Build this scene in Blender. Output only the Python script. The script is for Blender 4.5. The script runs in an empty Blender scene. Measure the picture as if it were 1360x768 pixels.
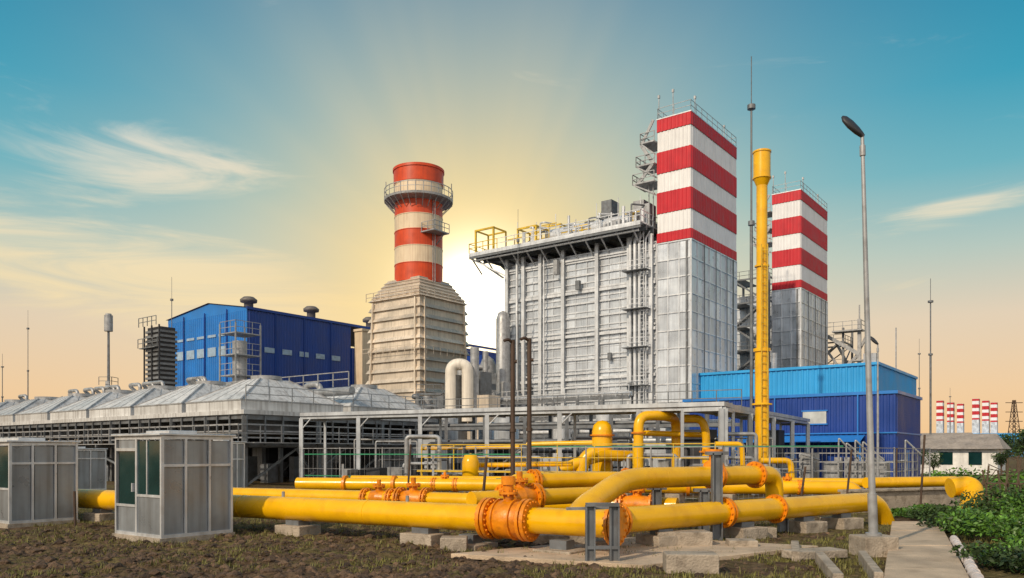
import bpy, math, random
from mathutils import Vector, Matrix, noise
random.seed(11)
S=bpy.context.scene
F=1058.0; CH=2.0
# placement helper: image pixel coordinates + assumed distance -> world metres
def W(px,py,d): return Vector(((px-680)/F*d, d, CH+(602-py)/F*d))
def G0(px,d): return Vector(((px-680)/F*d, d, 0))
YAW=math.atan2(-.6,.8)
U=Vector((.8,-.6,0)); V=Vector((.6,.8,0))
def lin(c):
    c=c/255; return c/12.92 if c<=.04045 else ((c+.055)/1.055)**2.4
def C(r,g,b): return (lin(r),lin(g),lin(b),1)

# ---------------- materials
def M(name,col,rough=.55,metal=0,var=.2,scale=1.5,bump=0,bscale=20,dirt=0,dcol=(.09,.06,.04,1),streak=0,island=0,spec=.5):
    m=bpy.data.materials.new(name); m.use_nodes=True; nt=m.node_tree; N=nt.nodes; L=nt.links
    p=N['Principled BSDF']; p.inputs['Roughness'].default_value=rough; p.inputs['Metallic'].default_value=metal
    p.inputs['Specular IOR Level'].default_value=spec
    tc=N.new('ShaderNodeTexCoord')
    def noi(s,det=4,vec=None):
        n=N.new('ShaderNodeTexNoise'); n.inputs['Scale'].default_value=s; n.inputs['Detail'].default_value=det
        L.new(vec or tc.outputs['Object'],n.inputs['Vector']); return n.outputs['Fac']
    def rng(s,a,b,lo,hi):
        r=N.new('ShaderNodeMapRange'); L.new(s,r.inputs[0]); r.inputs[1].default_value=a; r.inputs[2].default_value=b
        r.inputs[3].default_value=lo; r.inputs[4].default_value=hi; return r.outputs[0]
    def mix(f,a,b,bt='MIX'):
        x=N.new('ShaderNodeMix'); x.data_type='RGBA'; x.blend_type=bt
        if isinstance(f,float): x.inputs[0].default_value=f
        else: L.new(f,x.inputs[0])
        for i,q in ((6,a),(7,b)):
            if isinstance(q,tuple): x.inputs[i].default_value=q
            else: L.new(q,x.inputs[i])
        return x.outputs[2]
    n1=noi(scale)
    c=mix(rng(n1,.3,.7,0,1.0),tuple(v*(1-var) for v in col[:3])+(1,),tuple(min(v*(1+var),1) for v in col[:3])+(1,))
    if island:
        g=N.new('ShaderNodeNewGeometry'); r=rng(g.outputs['Random Per Island'],0,1,1-island,1+island)
        cb=N.new('ShaderNodeCombineColor')
        for i in range(3): L.new(r,cb.inputs[i])
        c=mix(1.0,c,cb.outputs[0],'MULTIPLY')
    if dirt: c=mix(rng(noi(scale*2.3,6),.5,.75,0,dirt),c,dcol)
    if streak:
        mp=N.new('ShaderNodeMapping'); mp.inputs['Scale'].default_value=(3,3,.15); L.new(tc.outputs['Object'],mp.inputs[0])
        c=mix(rng(noi(1.6,5,mp.outputs[0]),.45,.75,0,streak),c,dcol)
    L.new(c,p.inputs['Base Color'])
    L.new(rng(n1,.3,.7,max(rough-.1,0),min(rough+.12,1)),p.inputs['Roughness'])
    if bump:
        b=N.new('ShaderNodeBump'); b.inputs['Strength'].default_value=bump; b.inputs['Distance'].default_value=.05
        L.new(noi(bscale,5),b.inputs['Height']); L.new(b.outputs[0],p.inputs['Normal'])
    return m
galv=M('galvanised',(.38,.39,.40,1),.45,.35,.2,2,dirt=.4,streak=.3)
silver=M('silver_cladding',(.62,.66,.70,1),.32,.4,.14,.6,island=.2,streak=.35,dirt=.15,dcol=(.2,.19,.18,1))
silverd=M('silver_ribs',(.72,.74,.76,1),.35,.3,.12,1,streak=.3,dirt=.15)
canopym=M('canopy_steel',(.52,.55,.58,1),.42,.3,.15,1,streak=.3,dirt=.25)
warmsil=M('warm_cladding',(.70,.60,.48,1),.42,.25,.16,.5,island=.16,streak=.4,dcol=(.2,.15,.1,1))
red=M('red_paint',(.55,.008,.02,1),.42,0,.12,.8,streak=.25,island=.1,dcol=(.25,.02,.02,1))
white=M('white_paint',(.82,.82,.82,1),.5,0,.05,.8,streak=.3,dcol=(.45,.43,.42,1),island=.05)
orange=M('orange_red_paint',(.62,.06,.006,1),.42,0,.15,.8,streak=.4,dcol=(.28,.03,.01,1))
cream=M('cream_paint',(.74,.60,.42,1),.5,0,.08,.8,streak=.4,dcol=(.35,.17,.08,1))
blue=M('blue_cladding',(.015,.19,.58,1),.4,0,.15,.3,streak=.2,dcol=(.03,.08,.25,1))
navy_and_shade=M('navy_and_shaded_cladding',(.007,.05,.28,1),.4,0,.15,.3,streak=.2,dcol=(.01,.02,.1,1))  # real navy walls, and the hall long wall's shade put into colour
lblue=M('light_blue_cladding',(.02,.35,.75,1),.45,0,.12,.3,streak=.2,dcol=(.03,.16,.35,1))
yellow=M('yellow_pipe_paint',(.88,.47,.003,1),.24,0,.1,1.1,dirt=.35,dcol=(.50,.20,.01,1),bump=.05,bscale=30)
yellowd=M('yellow_trim',(.66,.43,.03,1),.45,0,.2,2,dirt=.35)
flang=M('orange_flange',(.78,.25,.004,1),.36,0,.25,3,dirt=.5,dcol=(.25,.075,.02,1),bump=.15)
conc=M('concrete',(.38,.32,.25,1),.9,0,.25,2,bump=.6,bscale=25,dirt=.7,dcol=(.10,.075,.05,1))
concl=M('path_concrete',(.52,.40,.28,1),.9,0,.22,1.2,bump=.5,bscale=30,dirt=.5,dcol=(.24,.18,.12,1),island=.1)
dark=M('dark_steel',(.045,.045,.05,1),.5,.3,.3,2)
brown=M('brown_steel',(.075,.045,.03,1),.6,.2,.3,2,dirt=.4)
greyst=M('grey_steel',(.17,.185,.20,1),.5,.3,.25,2,dirt=.4,streak=.3)
ventm=M('vent_grey',(.16,.145,.135,1),.6,.2,.2,2,dirt=.3)
alu=M('aluminium_panel',(.31,.34,.37,1),.34,.4,.15,1.2,streak=.5,dcol=(.12,.11,.10,1),island=.14,dirt=.15)
aluf=M('aluminium_frame',(.64,.66,.68,1),.35,.4,.12,2,streak=.25,dirt=.15)
glass=M('dark_teal_glass',(.008,.035,.035,1),.06,0,.3,1,spec=.6)
hood=M('grey_hood',(.60,.60,.59,1),.5,.1,.12,.5,streak=.5,dirt=.25,island=.14)
green=M('green_paint',(.03,.25,.12,1),.5)
wht=M('white_duct',(.78,.72,.62,1),.45,0,.1,1,streak=.3)
leaf=M('leaf',(.075,.17,.018,1),.5,0,.45,1.2,island=.6)
leafd=M('leaf_dark',(.035,.07,.014,1),.7,0,.45,.5,island=.5)
grassm=M('grass_blade',(.15,.14,.035,1),.7,0,.4,.7,island=.5)
clodm=M('clod_soil',(.10,.062,.036,1),.95,0,.5,5,bump=.8,bscale=30,island=.55)
bark=M('bark',(.10,.07,.045,1),.9,0,.3,5)
roofm=M('roof_sheet',(.36,.31,.26,1),.7,0,.2,1,streak=.4)
cable=M('rack_black',(.03,.035,.04,1),.8)  # near-black colour of the rack box inside the booths
louv=M('louvre_panel',(.20,.21,.22,1),.5,.3,.2,2,island=.2)

gm=bpy.data.materials.new('soil_ground'); gm.use_nodes=True
nt=gm.node_tree; N=nt.nodes; L=nt.links; p=N['Principled BSDF']; p.inputs['Roughness'].default_value=.95; p.inputs['Specular IOR Level'].default_value=.15
tc=N.new('ShaderNodeTexCoord')
def gn(s,d=7):
    n=N.new('ShaderNodeTexNoise'); n.inputs['Scale'].default_value=s; n.inputs['Detail'].default_value=d; n.inputs['Roughness'].default_value=.65
    L.new(tc.outputs['Object'],n.inputs['Vector']); return n.outputs['Fac']
def cr(src,stops):
    r=N.new('ShaderNodeValToRGB'); L.new(src,r.inputs[0]); e=r.color_ramp.elements
    while len(e)<len(stops): e.new(.5)
    for q,(a,c) in zip(e,stops): q.position=a; q.color=c
    return r.outputs[0]
a=cr(gn(3.5),[(.3,(.03,.019,.012,1)),(.46,(.085,.052,.03,1)),(.6,(.17,.112,.066,1)),(.75,(.27,.19,.12,1))])
b=cr(gn(6),[(.35,(.055,.045,.018,1)),(.52,(.14,.115,.045,1)),(.7,(.28,.21,.10,1))])
mx=N.new('ShaderNodeMix'); mx.data_type='RGBA'
fr=N.new('ShaderNodeMapRange'); fr.inputs[1].default_value=.42; fr.inputs[2].default_value=.6; L.new(gn(.35,4),fr.inputs[0])
L.new(fr.outputs[0],mx.inputs[0]); L.new(a,mx.inputs[6]); L.new(b,mx.inputs[7]); L.new(mx.outputs[2],p.inputs['Base Color'])
bp=N.new('ShaderNodeBump'); bp.inputs['Strength'].default_value=.9; bp.inputs['Distance'].default_value=.08
L.new(gn(14),bp.inputs['Height']); L.new(bp.outputs[0],p.inputs['Normal'])

# ---------------- mesh builder
def perp(d):
    d=d.normalized(); r=Vector((0,0,1)) if abs(d.z)<.95 else Vector((0,1,0))
    s=d.cross(r).normalized(); return s, s.cross(d).normalized()
class MB:
    def __init__(s): s.v=[];s.f=[];s.sm=[]
    def add(s,vs,fs,sm=False):
        o=len(s.v); s.v+=[tuple(v) for v in vs]; s.f+=[tuple(i+o for i in f) for f in fs]; s.sm+=[sm]*len(fs); return s
    def box(s,x0,x1,y0,y1,z0,z1):
        return s.add([(x0,y0,z0),(x1,y0,z0),(x1,y1,z0),(x0,y1,z0),(x0,y0,z1),(x1,y0,z1),(x1,y1,z1),(x0,y1,z1)],
          [(0,3,2,1),(4,5,6,7),(0,1,5,4),(1,2,6,5),(2,3,7,6),(3,0,4,7)])
    def beam(s,a,b,w,h=None):
        a=Vector(a);b=Vector(b);h=h or w
        if (b-a).length<1e-5: return s
        e,n=perp(b-a); e=e*w/2; n=n*h/2
        return s.add([a-e-n,a+e-n,a+e+n,a-e+n,b-e-n,b+e-n,b+e+n,b-e+n],[(0,1,2,3),(7,6,5,4),(0,4,5,1),(1,5,6,2),(2,6,7,3),(3,7,4,0)])
    def obox(s,c,sx,sy,sz,yaw=YAW):
        M_=Matrix.Translation(Vector(c))@Matrix.Rotation(yaw,4,'Z'); t=MB().box(-sx/2,sx/2,-sy/2,sy/2,0,sz)
        return s.add([M_@Vector(v) for v in t.v],t.f)
    def cyl(s,a,b,r,r2=None,n=14,caps=True):
        a=Vector(a);b=Vector(b); r2=r if r2 is None else r2; e,m=perp(b-a); vs=[]
        for P,R in ((a,r),(b,r2)):
            for i in range(n):
                t=2*math.pi*i/n; vs.append(P+e*math.cos(t)*R+m*math.sin(t)*R)
        s.add(vs,[(i,(i+1)%n,n+(i+1)%n,n+i) for i in range(n)],n>6)
        if caps:
            s.add(vs[:n],[tuple(range(n-1,-1,-1))]); s.add(vs[n:],[tuple(range(n))])
        return s
    def tube(s,pts,r,n=16,R=None,caps=True):
        pts=[Vector(q) for q in pts]; R=R or 2*r; path=[pts[0]]
        for i in range(1,len(pts)-1):
            A,B,D=pts[i-1],pts[i],pts[i+1]; d1=(A-B);d2=(D-B); k=min(R,d1.length*.49,d2.length*.49)
            p0=B+d1.normalized()*k;p2=B+d2.normalized()*k
            for j in range(9):
                t=j/8; path.append(p0*(1-t)**2+B*2*t*(1-t)+p2*t*t)
        path.append(pts[-1]); e,_=perp(path[1]-path[0]); vs=[]
        for i,P in enumerate(path):
            T=(path[min(i+1,len(path)-1)]-path[max(i-1,0)]).normalized()
            e=(e-T*e.dot(T)).normalized(); m=T.cross(e)
            for k in range(n):
                t=2*math.pi*k/n; vs.append(P+e*math.cos(t)*r+m*math.sin(t)*r)
        fs=[]
        for i in range(len(path)-1):
            for k in range(n): fs.append((i*n+k,i*n+(k+1)%n,(i+1)*n+(k+1)%n,(i+1)*n+k))
        s.add(vs,fs,True)
        if caps: s.add(vs[:n],[tuple(range(n))]); s.add(vs[-n:],[tuple(range(n))])
        return s
    def lathe(s,prof,o=(0,0,0),n=24,sharp=False):
        if sharp:
            for a,b in zip(prof,prof[1:]): s.lathe([a,b],o,n)
            return s
        vs=[];fs=[]
        for r,z in prof:
            for i in range(n):
                t=2*math.pi*i/n; vs.append((o[0]+r*math.cos(t),o[1]+r*math.sin(t),o[2]+z))
        for j in range(len(prof)-1):
            for i in range(n): fs.append((j*n+i,j*n+(i+1)%n,(j+1)*n+(i+1)%n,(j+1)*n+i))
        return s.add(vs,fs,True)
    def flange(s,c,d,r,t=.06,bolts=0):
        c=Vector(c);d=Vector(d).normalized(); s.cyl(c-d*t/2,c+d*t/2,r,n=28)
        e,m=perp(d)
        for i in range(bolts):
            q=2*math.pi*i/bolts; P=c+(e*math.cos(q)+m*math.sin(q))*r*.86; s.cyl(P-d*(t/2+.04),P+d*(t/2+.04),.026,n=6)
        return s
    def corr(s,a,b,z0,z1,p=.4,d=.05):
        a=Vector((a[0],a[1],0));b=Vector((b[0],b[1],0)); T=(b-a);Ln=T.length;T.normalize(); Nn=Vector((T.y,-T.x,0)); pr=[]
        k=0
        while k*p<Ln:
            for q,o in ((0,0),(.5,0),(.62,d),(.88,d)):
                if (k+q)*p<Ln: pr.append(a+T*(k+q)*p+Nn*o)
            k+=1
        pr.append(b); vs=[]
        for q in pr: vs+=[(q.x,q.y,z0),(q.x,q.y,z1)]
        return s.add(vs,[(2*i,2*i+2,2*i+3,2*i+1) for i in range(len(pr)-1)])
    def rail(s,pts,h=1.1,sp=1.6,r=.05,mids=1):
        pts=[Vector(q) for q in pts]
        for A,B in zip(pts,pts[1:]):
            n=max(1,int((B-A).length/sp)); up=Vector((0,0,1))
            for i in range(n+1): s.beam(A.lerp(B,i/n),A.lerp(B,i/n)+up*h,r)
            for j in range(mids+1):
                z=up*h*(j+1)/(mids+1); s.beam(A+z,B+z,r)
        return s
    def obj(s,name,mat,parent=None,world=False,bevel=0):
        me=bpy.data.meshes.new(name); me.from_pydata(s.v,[],s.f); me.polygons.foreach_set('use_smooth',s.sm); me.materials.append(mat); me.update()
        o=bpy.data.objects.new(name,me); S.collection.objects.link(o)
        if parent:
            o.parent=parent
            if world: o.matrix_parent_inverse=MI[parent.name]
        if bevel:
            b=o.modifiers.new('bevel','BEVEL'); b.width=bevel; b.segments=2; b.limit_method='ANGLE'
        return o
MI={}
def E(name,loc=(0,0,0),yaw=0):
    e=bpy.data.objects.new(name,None); S.collection.objects.link(e); e.location=loc; e.rotation_euler=(0,0,yaw); e.empty_display_size=.5
    MI[e.name]=(Matrix.Translation(Vector(loc))@Matrix.Rotation(yaw,4,'Z')).inverted(); return e

# ---------------- ground
def axis(lo,hi,st,ext):
    a=[];x=lo
    while x<=hi: a.append(x); x+=st
    l=[];s=st;x=lo
    while x>-ext: s*=1.35; x-=s; l.append(x)
    r=[];s=st;x=a[-1]
    while x<ext: s*=1.35; x+=s; r.append(x)
    return l[::-1]+a+r
xs=axis(-11,10,.065,6000); ys=axis(12,23,.065,6000)
def gz(x,y):
    if not(-40<x<40 and 0<y<60): return 0
    z=noise.noise(Vector((x*.3,y*.3,0)))*.05
    if -12<x<11 and 11<y<26:
        k=1.15 if x<.5 else .5
        z+=k*(noise.noise(Vector((x*2.6,y*2.6,3)))*.075+abs(noise.noise(Vector((x*7,y*7,7))))*.06)
        if x<.5: z+=.03*math.sin((x*.35+y*.94)*2*math.pi/.85+2*noise.noise(Vector((x*.7,y*.7,5))))*min(1,(.5-x))
    return z-.04
vs=[(x,y,gz(x,y)) for y in ys for x in xs]; nx=len(xs)
gb=MB(); gb.add(vs,[(j*nx+i,j*nx+i+1,(j+1)*nx+i+1,(j+1)*nx+i) for j in range(len(ys)-1) for i in range(nx-1)],True)
gb.obj('ground',gm)
cb=MB()
ico=[Vector(v) for v in [(0,0,1),(.9,0,.3),(.3,.85,.3),(-.7,.5,.3),(-.7,-.5,.3),(.3,-.85,.3),(.7,.5,-.4),(-.3,.85,-.4),(-.9,0,-.4),(-.3,-.85,-.4),(.7,-.5,-.4)]]
icf=[(0,1,2),(0,2,3),(0,3,4),(0,4,5),(0,5,1),(1,6,2),(2,6,7),(2,7,3),(3,7,8),(3,8,4),(4,8,9),(4,9,5),(5,9,10),(5,10,1),(1,10,6)]
for i in range(7000):
    y=random.uniform(12.2,20.5); x=random.uniform(-.7*y,.12*y if i%5 else .42*y)
    s=random.uniform(.02,.07)*(1 if random.random()<.85 else 1.9); q=random.random()*6.3; z=gz(x,y)
    cb.add([(x+s*(v.x*math.cos(q)-v.y*math.sin(q))*random.uniform(.8,1.3),y+s*(v.x*math.sin(q)+v.y*math.cos(q))*random.uniform(.8,1.3),z+s*.65*v.z*random.uniform(.7,1.2)) for v in ico],icf)
cb.obj('soil_clods',clodm)
gr=MB()
def tuft(x,y,h,n=7,sp=.07):
    z=gz(x,y)
    for k in range(n):
        a=random.random()*6.28; l=h*random.uniform(.5,1.1); o=Vector((x+random.uniform(-sp,sp),y+random.uniform(-sp,sp),z-.01))
        w=Vector((math.cos(a+1.57),math.sin(a+1.57),0))*.008; t=Vector((math.cos(a),math.sin(a),0))*l*random.uniform(.2,.8)
        gr.add([o-w,o+w,o+t*.45+Vector((0,0,l*.6))+w*.7,o+t+Vector((0,0,l)),o+t*.45+Vector((0,0,l*.6))-w*.7],[(0,1,2,4),(4,2,3)])
for i in range(11500):
    y=random.uniform(12.2,30); x=random.uniform(-.68*y,.62*y)
    m=noise.noise(Vector((x*.45,y*.45,9)))
    if x<.8 and y<18 and m<.02: continue
    if m<-.25: continue
    if -.1<x-(5.94+.49*(y-12.7))<1.5 and y<23: continue
    tuft(x,y,random.uniform(.04,.14))
gr.obj('grass',grassm)

# ---------------- path, kerbs, lamp
pb=MB()
d=5.0
while d<22:
    e=min(d+1.6,22); xa=5.94+.49*(d-12.7); xb=5.94+.49*(e-.02-12.7); z=.12+random.uniform(-.008,.008)
    pb.add([(xa,d,-.1),(xa+1.3,d,-.1),(xb+1.3,e-.02,-.1),(xb,e-.02,-.1),(xa,d,z),(xa+1.3,d,z),(xb+1.3,e-.02,z),(xb,e-.02,z)],[(0,3,2,1),(4,5,6,7),(0,1,5,4),(1,2,6,5),(2,3,7,6),(3,0,4,7)])
    d=e
pb.obj('concrete_path',concl,bevel=.012)
kb=MB(); d=8.0
while d<17.5:
    x=7.36+.49*(d-12.7); a=Vector((x,d,.12)); b=a+Vector((.49,1,0)).normalized()*.5+Vector((random.uniform(-.03,.03),0,0))
    kb.cyl(a,b,.085,n=12); d+=.5
kb.obj('white_kerb_stones',M('kerb_white',(.66,.58,.54,1),.8,0,.15,4,bump=.4,dirt=.3,island=.12),bevel=.02)
lg=E('low_concrete_kerb',(5.2,14,0))
l1=MB(); l1.beam((5.0,12.2,.05),(5.75,14.9,.05),.16,.22); l1.beam((5.3,15.2,.06),(6.4,15.6,.06),.5,.16); l1.beam((5.35,15.0,.05),(6.0,16.9,.05),.16,.2); l1.beam((5.62,12.2,.05),(6.55,14.9,.05),.14,.26)
l1.obj('kerb',conc,lg,True,.02)
def street_lamp(bx,by,h,lean=-.22,r=.07):
    e=E('street_lamp',(bx,by,0)); b=MB(); b.obox((0,0,-.05),.72,.6,.42,.15); b.obj('concrete_base',conc,e,bevel=.03)
    q=MB(); q.cyl((0,0,.36),(lean*.35,0,h*.35),r,r*.85,16); q.cyl((lean*.35,0,h*.35),(lean,0,h),r*.85,r*.5,16); q.cyl((0,0,.36),(0,0,.42),.15,n=16)
    q.cyl((0,0,.4),(lean*.12,0,1.2),r*1.25,n=16); q.cyl((lean*.97,0,h-.35),(lean*.985,0,h-.15),r*.8,n=12)
    q.tube([(lean,0,h-.05),(lean,0,h+.06),(lean-.06,-.0,h+.12)],.035,10,R=.05)
    q.obj('pole',galv,e)
    k=MB(); hv=Vector((-.44,-.04,.38)); o=Vector((lean+.02,0,h+.03)); e2=Vector((.55,-.75,.5)).normalized(); e1=hv.cross(e2).normalized(); e2=e1.cross(hv).normalized()
    prof=[(0,.04,.04),(.12,.08,.055),(.3,.15,.065),(.62,.18,.07),(.88,.14,.055),(1,.05,.02)]; vs=[];n=14
    for t,w,hh in prof:
        for i in range(n):
            a=6.283*i/n; vs.append(o+hv*t+e1*math.cos(a)*w*.95+e2*math.sin(a)*hh)
    k.add(vs,[(j*n+i,j*n+(i+1)%n,(j+1)*n+(i+1)%n,(j+1)*n+i) for j in range(5) for i in range(n)]+[tuple(range(n))]+[tuple(range(5*n,6*n))],True)
    k.obj('lamp_head',dark,e)
street_lamp(7.17,15.8,8.25)
street_lamp(18.6,40.5,7.5,lean=0)
# ---------------- booths
def booth(loc,w=2.05,dp=1.83,h=2.4):
    e=E('equipment_booth',loc,YAW)
    b=MB(); b.box(-w-.05,.05,-.05,dp+.05,-.1,.08); b.obj('plinth',conc,e,bevel=.01)
    pn=MB(); fr=MB(); gl=MB()
    pn.box(-w*.53,-.06,.03,.06,.1,1.0); pn.box(-w+.1,-w*.55,.035,.06,.12,.75)
    pn.box(-w+.12,-w*.57,.035,.06,2.12,h-.09)
    gl.box(-w*.53,-.08,.035,.055,1.05,h-.12); gl.box(-w+.14,-w*.57,.04,.055,.8,2.05)
    n=3
    for i in range(n):
        y0=.04+dp*i/n; y1=dp*(i+1)/n-.02
        pn.box(-.06,-.03,y0+.03,y1-.02,.1,1.7+.0); pn.box(-.06,-.035,y0+.03,y1-.02,1.75,h-.1)
    pn.box(-w+.02,-w+.04,.05,dp-.05,.1,h-.1); pn.box(-w+.05,-.05,dp-.05,dp-.02,.1,h-.1)
    for x in (-w,-w*.54,-.03): fr.box(x-.0,x+.07 if x>-w*.6 and x<-.1 else x+.06,-.0,.07,.08,h)
    fr.box(-.03,.03,dp-.06,dp,.08,h); fr.box(-w,-w+.06,dp-.06,dp,.08,h)
    for i in range(1,n): fr.box(-.04,.022,dp*i/n-.03,dp*i/n+.03,.1,h-.06)
    for z in (.08,h-.08): fr.box(-w+.06,-.03,.003,.05,z,z+.07); fr.box(-.045,.018,.07,dp-.06,z,z+.07)
    fr.box(-w*.53,-.04,.006,.045,.99,1.05); fr.box(-w+.06,-w*.55,.006,.05,2.05,2.12); fr.box(-w+.06,-w*.55,.008,.05,.74,.8)
    fr.box(-.04,.016,.07,dp-.06,1.69,1.75); fr.box(-w*.58,-w*.565,-.05,.02,1.1,1.3)
    fr.box(-w*.3-.02,-w*.3+.02,.01,.05,1.05,h-.1)
    rf=MB(); rf.box(-w-.06,.07,-.07,dp+.07,h,h+.05); rf.box(-w*.8,-w*.3,dp*.3,dp*.7,h+.05,h+.14)
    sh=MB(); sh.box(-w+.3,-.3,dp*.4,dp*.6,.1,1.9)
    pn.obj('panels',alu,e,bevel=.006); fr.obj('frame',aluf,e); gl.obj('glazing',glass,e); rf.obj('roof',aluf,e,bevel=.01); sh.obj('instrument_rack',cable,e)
booth((-7.9,17.9,0)); booth((-13.65,21.6,0),2.6,1.8,2.3); booth((-22.8,40,0),2.4,2.4,2.2); booth((-13.3,36.5,0),1.6,1.2,2.5)

# ---------------- main yellow pipes
pa0=Vector((2.04,15.4,.62)); pdir=Vector((-9.4,5.5,0)).normalized()
g=E('gas_pipeline',(1.4,15.8,0))
y=MB(); f=MB(); s=MB(); c=MB(); gs=MB()
def onA(t): return pa0+pdir*t
y.cyl(onA(.1),onA(2.0),.27,n=32); y.cyl(onA(2.9),onA(21.0),.29,n=32)
y.tube([onA(21),onA(24),onA(28)],.29,24)
for t in (.0,.09): f.flange(onA(t),pdir,.42,.06,16)
f.flange(onA(1.92),pdir,.44,.08,20); f.flange(onA(2.03),pdir,.44,.07,20); f.flange(onA(2.86),pdir,.44,.07,20); f.flange(onA(2.97),pdir,.44,.08,20)
prof=[(.3,2.05),(.36,2.15),(.40,2.3),(.41,2.45),(.40,2.6),(.36,2.75),(.3,2.86)]
e1,e2=perp(pdir); vs=[]; n=28
for r,t in prof:
    for i in range(n): a=6.283*i/n; vs.append(onA(t)+e1*math.cos(a)*r+e2*math.sin(a)*r)
f.add(vs,[(j*n+i,j*n+(i+1)%n,(j+1)*n+(i+1)%n,(j+1)*n+i) for j in range(6) for i in range(n)],True)
for t in (2.25,2.65): f.flange(onA(t),pdir,.43,.03,0)
f.cyl(onA(2.45)+Vector((0,0,.35)),onA(2.45)+Vector((0,0,.72)),.11,n=16); f.flange(onA(2.45)+Vector((0,0,.55)),(0,0,1),.2,.05,8)
f.cyl(onA(2.45)+Vector((0,0,.72)),onA(2.45)+Vector((0,0,.9)),.15,n=16)
for t in (6.2,10.4,14.6): y.cyl(onA(t),onA(t+.04),.297,n=32)
for t in (5.1,9.0,13.2):
    gs.cyl(onA(t)+Vector((0,0,.28)),onA(t)+Vector((0,0,.42)),.04,n=10)
fa=Vector((1.416,15.77,.62)); fb=Vector((9.5,22.1,.62)); fd=(fb-fa).normalized()
y.cyl(fa,fb,.27,n=28); y.tube([fb,fb+fd*1.2,fb+fd*1.9+Vector((0,0,-.9))],.27,24,R=.6)
for t in (.9,1.0,4.4,4.5,6.5): f.flange(fa+fd*t,fd,.36,.05,14)
b0=onA(.95)
y.tube([b0,b0+Vector((.25,.5,.25)),Vector((2.55,18.1,1.42)),Vector((5.1,20.2,1.42)),Vector((6.5,21.3,1.42))],.25,28,R=.75)
bd=Vector((2.55,2.1,0)).normalized()
for t in (0,.09): f.flange(Vector((5.1,20.2,1.42))+bd*t,bd,.36,.06,14)
f.flange(Vector((6.5,21.3,1.42)),bd,.36,.07,14)
f.cyl(Vector((5.1,20.2,1.6)),Vector((5.1,20.2,2.0)),.1,n=14); f.cyl(Vector((5.1,20.2,2.0)),Vector((5.1,20.2,2.1)),.24,n=20)
f.cyl((5.0,20.1,1.62),(5.3,20.5,1.62),.2,n=16)
y.tube([Vector((6.5,21.3,1.42)),Vector((7.2,21.9,1.42)),Vector((7.25,21.95,.3))],.24,20,R=.4)
c0=G0(700,20)+Vector((0,0,1.3)); c1=G0(960,23.6)+Vector((0,0,1.3)); cd=(c1-c0).normalized()
y.cyl(c0,c1,.2,n=24); y.tube([c0,c0-cd*.4,c0-cd*.4+Vector((0,0,-.8))],.2,20,R=.3)
for t in (.15,.25,3.2): f.flange(c0+cd*t,cd,.3,.05,12)
e0=G0(300,26.8)+Vector((0,0,.62)); e1_=G0(900,20.6)+Vector((0,0,.62)); ed=(e1_-e0).normalized()
y.cyl(e0,e1_,.23,n=24)
def valve(P,D,r=.23):
    f.flange(P-D*.5,D,r*1.45,.05,12); f.flange(P-D*.4,D,r*1.45,.05,12); f.flange(P+D*.5,D,r*1.45,.05,12); f.flange(P+D*.4,D,r*1.45,.05,12)
    f.cyl(P-D*.4,P,r*.95,r*1.2,20); f.cyl(P,P+D*.4,r*1.2,r*.95,20)
    f.cyl(P,P+Vector((0,0,r*1.9)),r*.5,n=16); f.flange(P+Vector((0,0,r*1.7)),(0,0,1),r*.85,.05,8); f.cyl(P+Vector((0,0,r*1.9)),P+Vector((0,0,r*2.6)),r*.3,n=12)
valve(e0.lerp(e1_,.48),ed,.25); valve(e0.lerp(e1_,.40),ed,.22); valve(e0.lerp(e1_,.93),ed,.24)
valve(G0(690,18.6)+Vector((0,0,.95)),bd,.24)
y.cyl(G0(690,18.6)+Vector((0,0,.95))-bd*1.4,G0(690,18.6)+Vector((0,0,.95))+bd*2.6,.2,n=20)
d0=G0(395,33.5)+Vector((0,0,.72)); d1=G0(1110,29.5)+Vector((0,0,.72)); dd=(d1-d0).normalized()
y.cyl(d0,d1,.26,n=20)
for k in (.3,.52,.92): valve(d0.lerp(d1,k),dd,.2)
for k in (.1,.2,.42,.62,.75): f.flange(d0.lerp(d1,k),dd,.36,.12)
y.tube([d1,d1+dd*.6,d1+dd*1.0+V*.0+Vector((0,0,-.7))],.26,18,R=.5)
d2=d0+V*3+Vector((0,0,.1)); y.cyl(d2,d2+dd*22,.18,n=16)
y.tube([G0(1150,29)+Vector((0,0,.92)),G0(1268,30.5)+Vector((0,0,.92))],.2,18)
y.tube([G0(1262,24)+Vector((0,0,.95)),G0(1292,24)+Vector((0,0,1.05)),G0(1288,23)+Vector((0,0,.0))],.3,22,R=.6)
f.flange(G0(1289,23.3)+Vector((0,0,.35)),(0,0,1),.38,.06,12)
def hpost(P,z0,z1,w=.2):
    for o in (-w/2,w/2): s.beam((P.x+o,P.y,z0),(P.x+o,P.y,z1),.03,w*.9)
    s.beam((P.x,P.y,z0),(P.x,P.y,z1),w,.02)
for dx in (-.12,.32):
    hpost(Vector((1.55+dx,14.55,0)),.02,1.05,.15)
s.beam((1.35,14.55,1.06),(1.95,14.55,1.06),.2,.06); s.beam((1.35,14.55,.28),(1.95,14.55,.28),.12,.06)
gs.beam((1.0,14.6,.98),(1.9,14.9,.98),.05)
for px,dd_,zt in ((952,18.3,2.0),(935,19.4,1.1),(1040,20.3,.6),(715,19.6,1.1),(872,20.5,1.1),(620,20.4,.6)):
    P=G0(px,dd_); hpost(P,0,zt); s.beam(P+Vector((-.25,0,zt)),P+Vector((.25,0,zt)),.18,.08)
for t in (4.6,8.5,12.5,16.5,20.5):
    P=onA(t); c.obox((P.x,P.y,-.05),.9,.7,.28,YAW+.05); s.obox((P.x,P.y,.23),.5,.35,.12)
for t in (1.2,3.4):
    P=onA(t); s.obox((P.x,P.y,.02),.4,.3,.24)
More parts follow.
